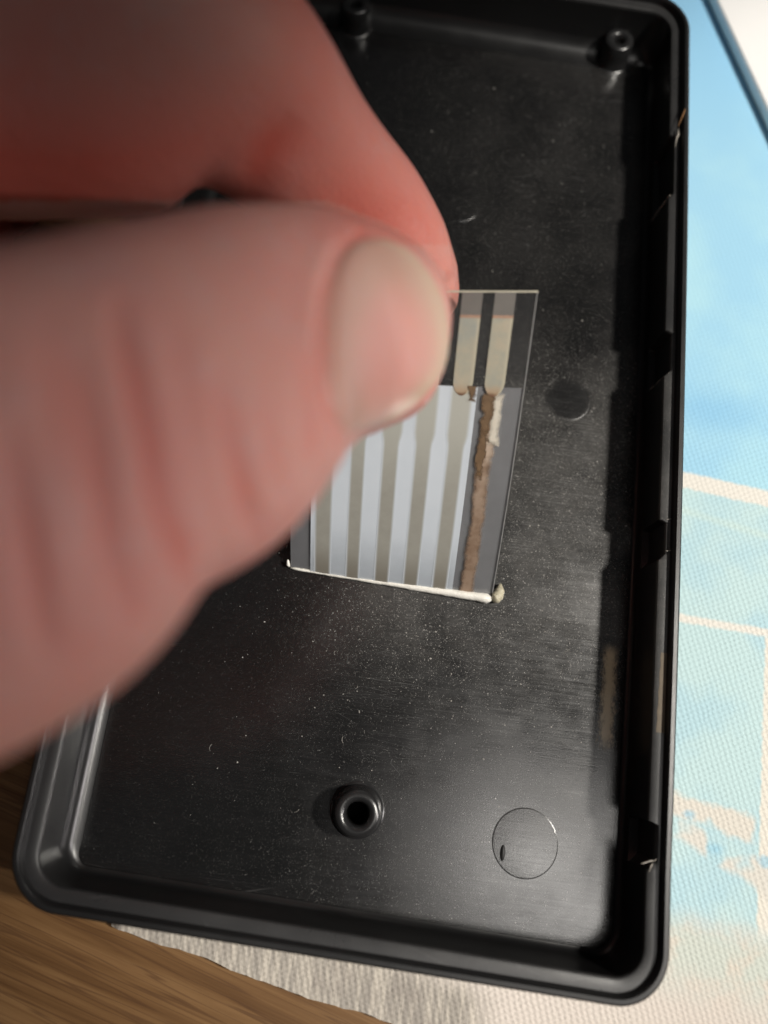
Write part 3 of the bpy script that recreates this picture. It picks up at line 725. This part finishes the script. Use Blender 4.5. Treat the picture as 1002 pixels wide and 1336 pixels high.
THUMB = [st(-330, 800, 4.1, 330, 1.25), st(-170, 716, 4.2, 322, 1.25), st(-20, 645, 4.35, 308, 1.15), st(108, 572, 4.75, 250, 1.03), st(222, 526, 5.25, 231, 1.0), st(320, 462, 5.95, 184, 0.95),
         st(402, 434, 6.7, 154, 0.86), st(464, 432, 7.2, 137, 0.80), st(519, 438, 7.55, 112, 0.68), st(547, 441, 7.72, 78, 0.50), st(564, 446, 7.8, 42, 0.26), st(571, 448, 7.82, 10, 0.06)]
INDEX = [st(-330, 10, 6.8, 250, 1.0), st(-150, 20, 6.9, 248, 0.95), st(30, 40, 7.0, 236, 0.92), st(180, 72, 7.1, 200, 0.92), st(298, 106, 7.4, 142, 0.90), st(399, 202, 8.1, 100, 0.80),
         st(462, 285, 8.7, 99, 0.74), st(520, 355, 9.0, 83, 0.62), st(560, 392, 9.08, 57, 0.48), st(577, 405, 9.05, 34, 0.28), st(584, 411, 9.02, 9, 0.08)]
knuck = at(-330, -80, 6.6)
wrist = np.array([-10.5, -6.4, 6.9])
tb = at(-330, 800, 4.1)
PALM = [(wrist + np.array([-3.5, -2.5, 0.4]), 2.7, 1.9), (wrist, 2.7, 1.9), (wrist * 0.55 + (tb * 0.35 + knuck * 0.65) * 0.45 + np.array([-0.9, 0, 0.2]), 3.2, 1.7), (knuck + np.array([-1.9, -1.2, 0.1]), 3.0, 1.4), (knuck + np.array([-0.9, 0.3, 0.0]), 2.5, 1.0), (knuck + np.array([-0.5, 0.9, 0.0]), 1.5, 0.5)]
def curl(base, k):
    b = np.asarray(base, float)
    return [(b + np.array([-1.2, -0.6, 0.1]), 0.95, 0.9), (b, 0.95, 0.9), (b + np.array([1.5, 1.5, -0.4]), 0.9, 0.85), (b + np.array([2.2, 2.0, -1.4]), 0.85, 0.8), (b + np.array([1.9, 1.4, -2.4]), 0.8, 0.72),
            (b + np.array([0.9, 0.5, -2.8]), 0.72, 0.65), (b + np.array([0.2, -0.1, -2.7]), 0.45, 0.4), (b + np.array([0.05, -0.25, -2.68]), 0.1, 0.1)]
hv = []; hf = []
def add(vf):
    o_ = len(hv); hv.extend(vf[0]); hf.extend(tuple(i + o_ for i in f) for f in vf[1])
add(limb(THUMB)); add(limb(INDEX)); add(limb(PALM, up=(0.35, -0.2, 1), K=48))
for k, b in enumerate(((-8.3, 1.3, 3.2), (-9.0, -0.2, 2.9), (-9.6, -1.6, 2.7))): add(limb(curl(b, k), up=(0.3, 0.3, 1)))
add(limb([(tb, 1.25, 1.2), ((tb + wrist) / 2 + np.array([0, 0, 0.2]), 1.6, 1.4), (wrist, 2.0, 1.6)], up=(0.2, 0, 1)))
skin = mat_skin()
tmp = link_mesh('hand_source', hv, hf)
md = tmp.modifiers.new('r', 'REMESH'); md.mode = 'VOXEL'; md.voxel_size = 0.075; md.use_smooth_shade = True
ms = tmp.modifiers.new('s', 'SMOOTH'); ms.factor = 0.5; ms.iterations = 7
sb = tmp.modifiers.new('d', 'SUBSURF'); sb.levels = 1; sb.render_levels = 1
dg = bpy.context.evaluated_depsgraph_get(); ev = tmp.evaluated_get(dg); hm = bpy.data.meshes.new_from_object(ev)
bpy.data.objects.remove(tmp)
nv = len(hm.vertices); co = np.empty(nv * 3); hm.vertices.foreach_get('co', co); co = co.reshape(-1, 3)
no = np.empty(nv * 3); hm.vertices.foreach_get('normal', no); no = no.reshape(-1, 3)
pxy = to_px(co); facing = np.clip(((EYE - co) / np.linalg.norm(EYE - co, axis=1)[:, None] * no).sum(1), 0, 1)
def seg_dist(P, poly):
    best = np.full(len(P), 1e9); along = np.zeros(len(P)); tot = len(poly) - 1
    for i in range(tot):
        a, b = np.array(poly[i], float), np.array(poly[i + 1], float); d = b - a
        t = np.clip(((P - a) @ d) / (d @ d), 0, 1); q = np.linalg.norm(P - (a + t[:, None] * d), axis=1)
        m_ = q < best; best[m_] = q[m_]; along[m_] = (i + t[m_]) / tot
    return best, along
disp = np.zeros(nv); flush_shade = np.zeros(nv)
thumb_side = np.where((pxy[:, 2] < 8.2) & (pxy[:, 1] > 262 + np.clip(pxy[:, 0] - 430, 0, 200) * 0.4), 1.0, 0.0) * np.clip(facing * 2 - 0.2, 0, 1)
CREASE = [([(150, 405), (168, 470), (190, 560), (205, 640), (236, 730), (250, 790)], 13, 0.060), ([(95, 470), (118, 560), (140, 690), (165, 800)], 15, 0.042), ([(283, 490), (300, 560), (322, 660), (330, 700)], 14, 0.042),
          ([(10, 560), (36, 700), (60, 850)], 17, 0.035), ([(340, 520), (352, 580), (362, 640)], 12, 0.022), ([(398, 470), (404, 540), (400, 610)], 14, 0.026), ([(225, 430), (238, 470), (262, 560)], 14, 0.018), ([(60, 430), (72, 520), (90, 600)], 20, 0.02)]
for poly, w, dp in CREASE:
    d, s = seg_dist(pxy[:, :2], poly); k = np.exp(-(d / w) ** 2) * np.sin(np.pi * np.clip(s * 0.86 + 0.07, 0, 1)) ** 0.7
    disp -= dp * k * thumb_side; flush_shade += 0.55 * k * thumb_side * dp / 0.05
    k2 = np.exp(-((d - 2.1 * w) / (w * 1.1)) ** 2) * np.sin(np.pi * np.clip(s * 0.9 + 0.05, 0, 1)); disp += dp * 0.30 * k2 * thumb_side
# the bend of the index finger
d, s = seg_dist(pxy[:, :2], [(318, 262), (346, 200), (392, 150)]); k = np.exp(-(d / 26) ** 2) * np.sin(np.pi * np.clip(s * 0.9 + 0.05, 0, 1)) * (pxy[:, 2] < 9) * np.clip(facing * 2, 0, 1) * (1 - (thumb_side > 0)); disp -= 0.05 * k; flush_shade += 0.5 * k
# redder forefinger; red deepened leftward, away from the lit side, as painted shade
flush_shade += 0.5 * np.clip((pxy[:, 2] - 6.2) / 0.6, 0, 1) * (thumb_side == 0) * (pxy[:, 1] < 420) * (0.35 + 0.65 * np.clip((560 - pxy[:, 0]) / 140, 0, 1)) * (1 + 0.9 * np.clip((320 - pxy[:, 0]) / 200, 0, 1))
# pressed fingertip glows red
d, s = seg_dist(pxy[:, :2], [(470, 275), (530, 300)]); flush_shade += 0.45 * np.exp(-(d / 60) ** 2) * (pxy[:, 1] < 320)
# nail fold: a shallow step round the nail root
d, s = seg_dist(pxy[:, :2], [(470, 304), (440, 330), (424, 380), (420, 450), (428, 530), (448, 590), (500, 574), (545, 545)]); disp -= 0.055 * np.exp(-(d / 8) ** 2) * thumb_side; flush_shade += 0.5 * np.exp(-(d / 9) ** 2) * thumb_side; disp += 0.025 * np.exp(-((d - 20) / 14) ** 2) * thumb_side * (pxy[:, 0] < 430)
co = co + no * disp[:, None]
hm.vertices.foreach_set('co', co.ravel()); hm.update()
at_ = hm.attributes.new('flush_shade', 'FLOAT', 'POINT'); at_.data.foreach_set('value', np.clip(flush_shade, 0, 0.95).astype(np.float32))
hm.name = 'hand'; hm.materials.clear(); hm.materials.append(skin)
hm.polygons.foreach_set('use_smooth', [True] * len(hm.polygons))
hand = bpy.data.objects.new('hand', hm); COL.objects.link(hand)
tag(hand, 'bare left hand pinching the clear ribbon between thumb and forefinger over the case', 'hand')
# thumb nail: a thin curved plate that lies on the back of the thumb tip
from mathutils.bvhtree import BVHTree
bvh = BVHTree.FromPolygons([tuple(v) for v in co], [tuple(p.vertices) for p in hm.polygons])
ROOT = np.array([(468, 313), (440, 333), (420, 372), (411, 425), (412, 480), (424, 535), (452, 572)], float)
EDGE = np.array([(484, 309), (531, 330), (567, 376), (581, 426), (577, 476), (546, 518), (490, 560)], float)
NU, NW = 26, 30; top = []; uvs = []
for a in range(NU + 1):
    for b in range(NW + 1):
        q = b / NW * (len(ROOT) - 1); r0 = hermite(ROOT, None, q); r1 = hermite(EDGE, None, q); u_, v_ = r0 + (r1 - r0) * (a / NU)
        d = at(u_, v_, 1.0) - EYE; hit, nrm, _i, _d = bvh.ray_cast(Vector(EYE), Vector(d).normalized())
        if hit is None or (hit - Vector(EYE)).length > 9.2: hit, nrm, _i, _d = bvh.find_nearest(Vector(at(u_, v_, 7.9)))
        top.append((hit, nrm)); uvs.append((a / NU, b / NW, 0))
nvs = []; W_ = NW + 1; H_ = NU + 1; O2 = W_ * H_
for lay in (0, 1):
    for k, (hit, nrm) in enumerate(top):
        x, y, _ = uvs[k]; yy = abs(2 * y - 1)
        lift = min(1, 6 * x) * min(1, 7 * (1 - yy) + 0.05)
        out = (top[min(k + W_, O2 - 1)][0] - hit) if x < 0.999 else (hit - top[k - W_][0])
        nvs.append(np.array(hit - nrm * 0.04) if lay == 0 else np.array(hit + nrm * (-0.02 + 0.042 * lift)) + (np.array(out.normalized()) * 0.015 if x > 0.999 and out.length > 1e-6 else 0))
nfs = []
for a in range(NU):
    for b in range(NW):
        q = (a * W_ + b, a * W_ + b + 1, (a + 1) * W_ + b + 1, (a + 1) * W_ + b); nfs.append(q[::-1]); nfs.append(tuple(x + O2 for x in q))
bd = list(range(W_)) + [a * W_ + NW for a in range(1, H_)] + [NU * W_ + b for b in range(NW - 1, -1, -1)] + [a * W_ for a in range(NU - 1, 0, -1)]
for k in range(len(bd)): a, b = bd[k], bd[(k + 1) % len(bd)]; nfs.append((a, b, b + O2, a + O2))
no_ = link_mesh('thumbnail', nvs, nfs, mat_nail(), hand, sharp=50)
a_ = no_.data.attributes.new('nail_uv', 'FLOAT_VECTOR', 'POINT'); a_.data.foreach_set('vector', np.array(uvs + uvs, np.float32).ravel())
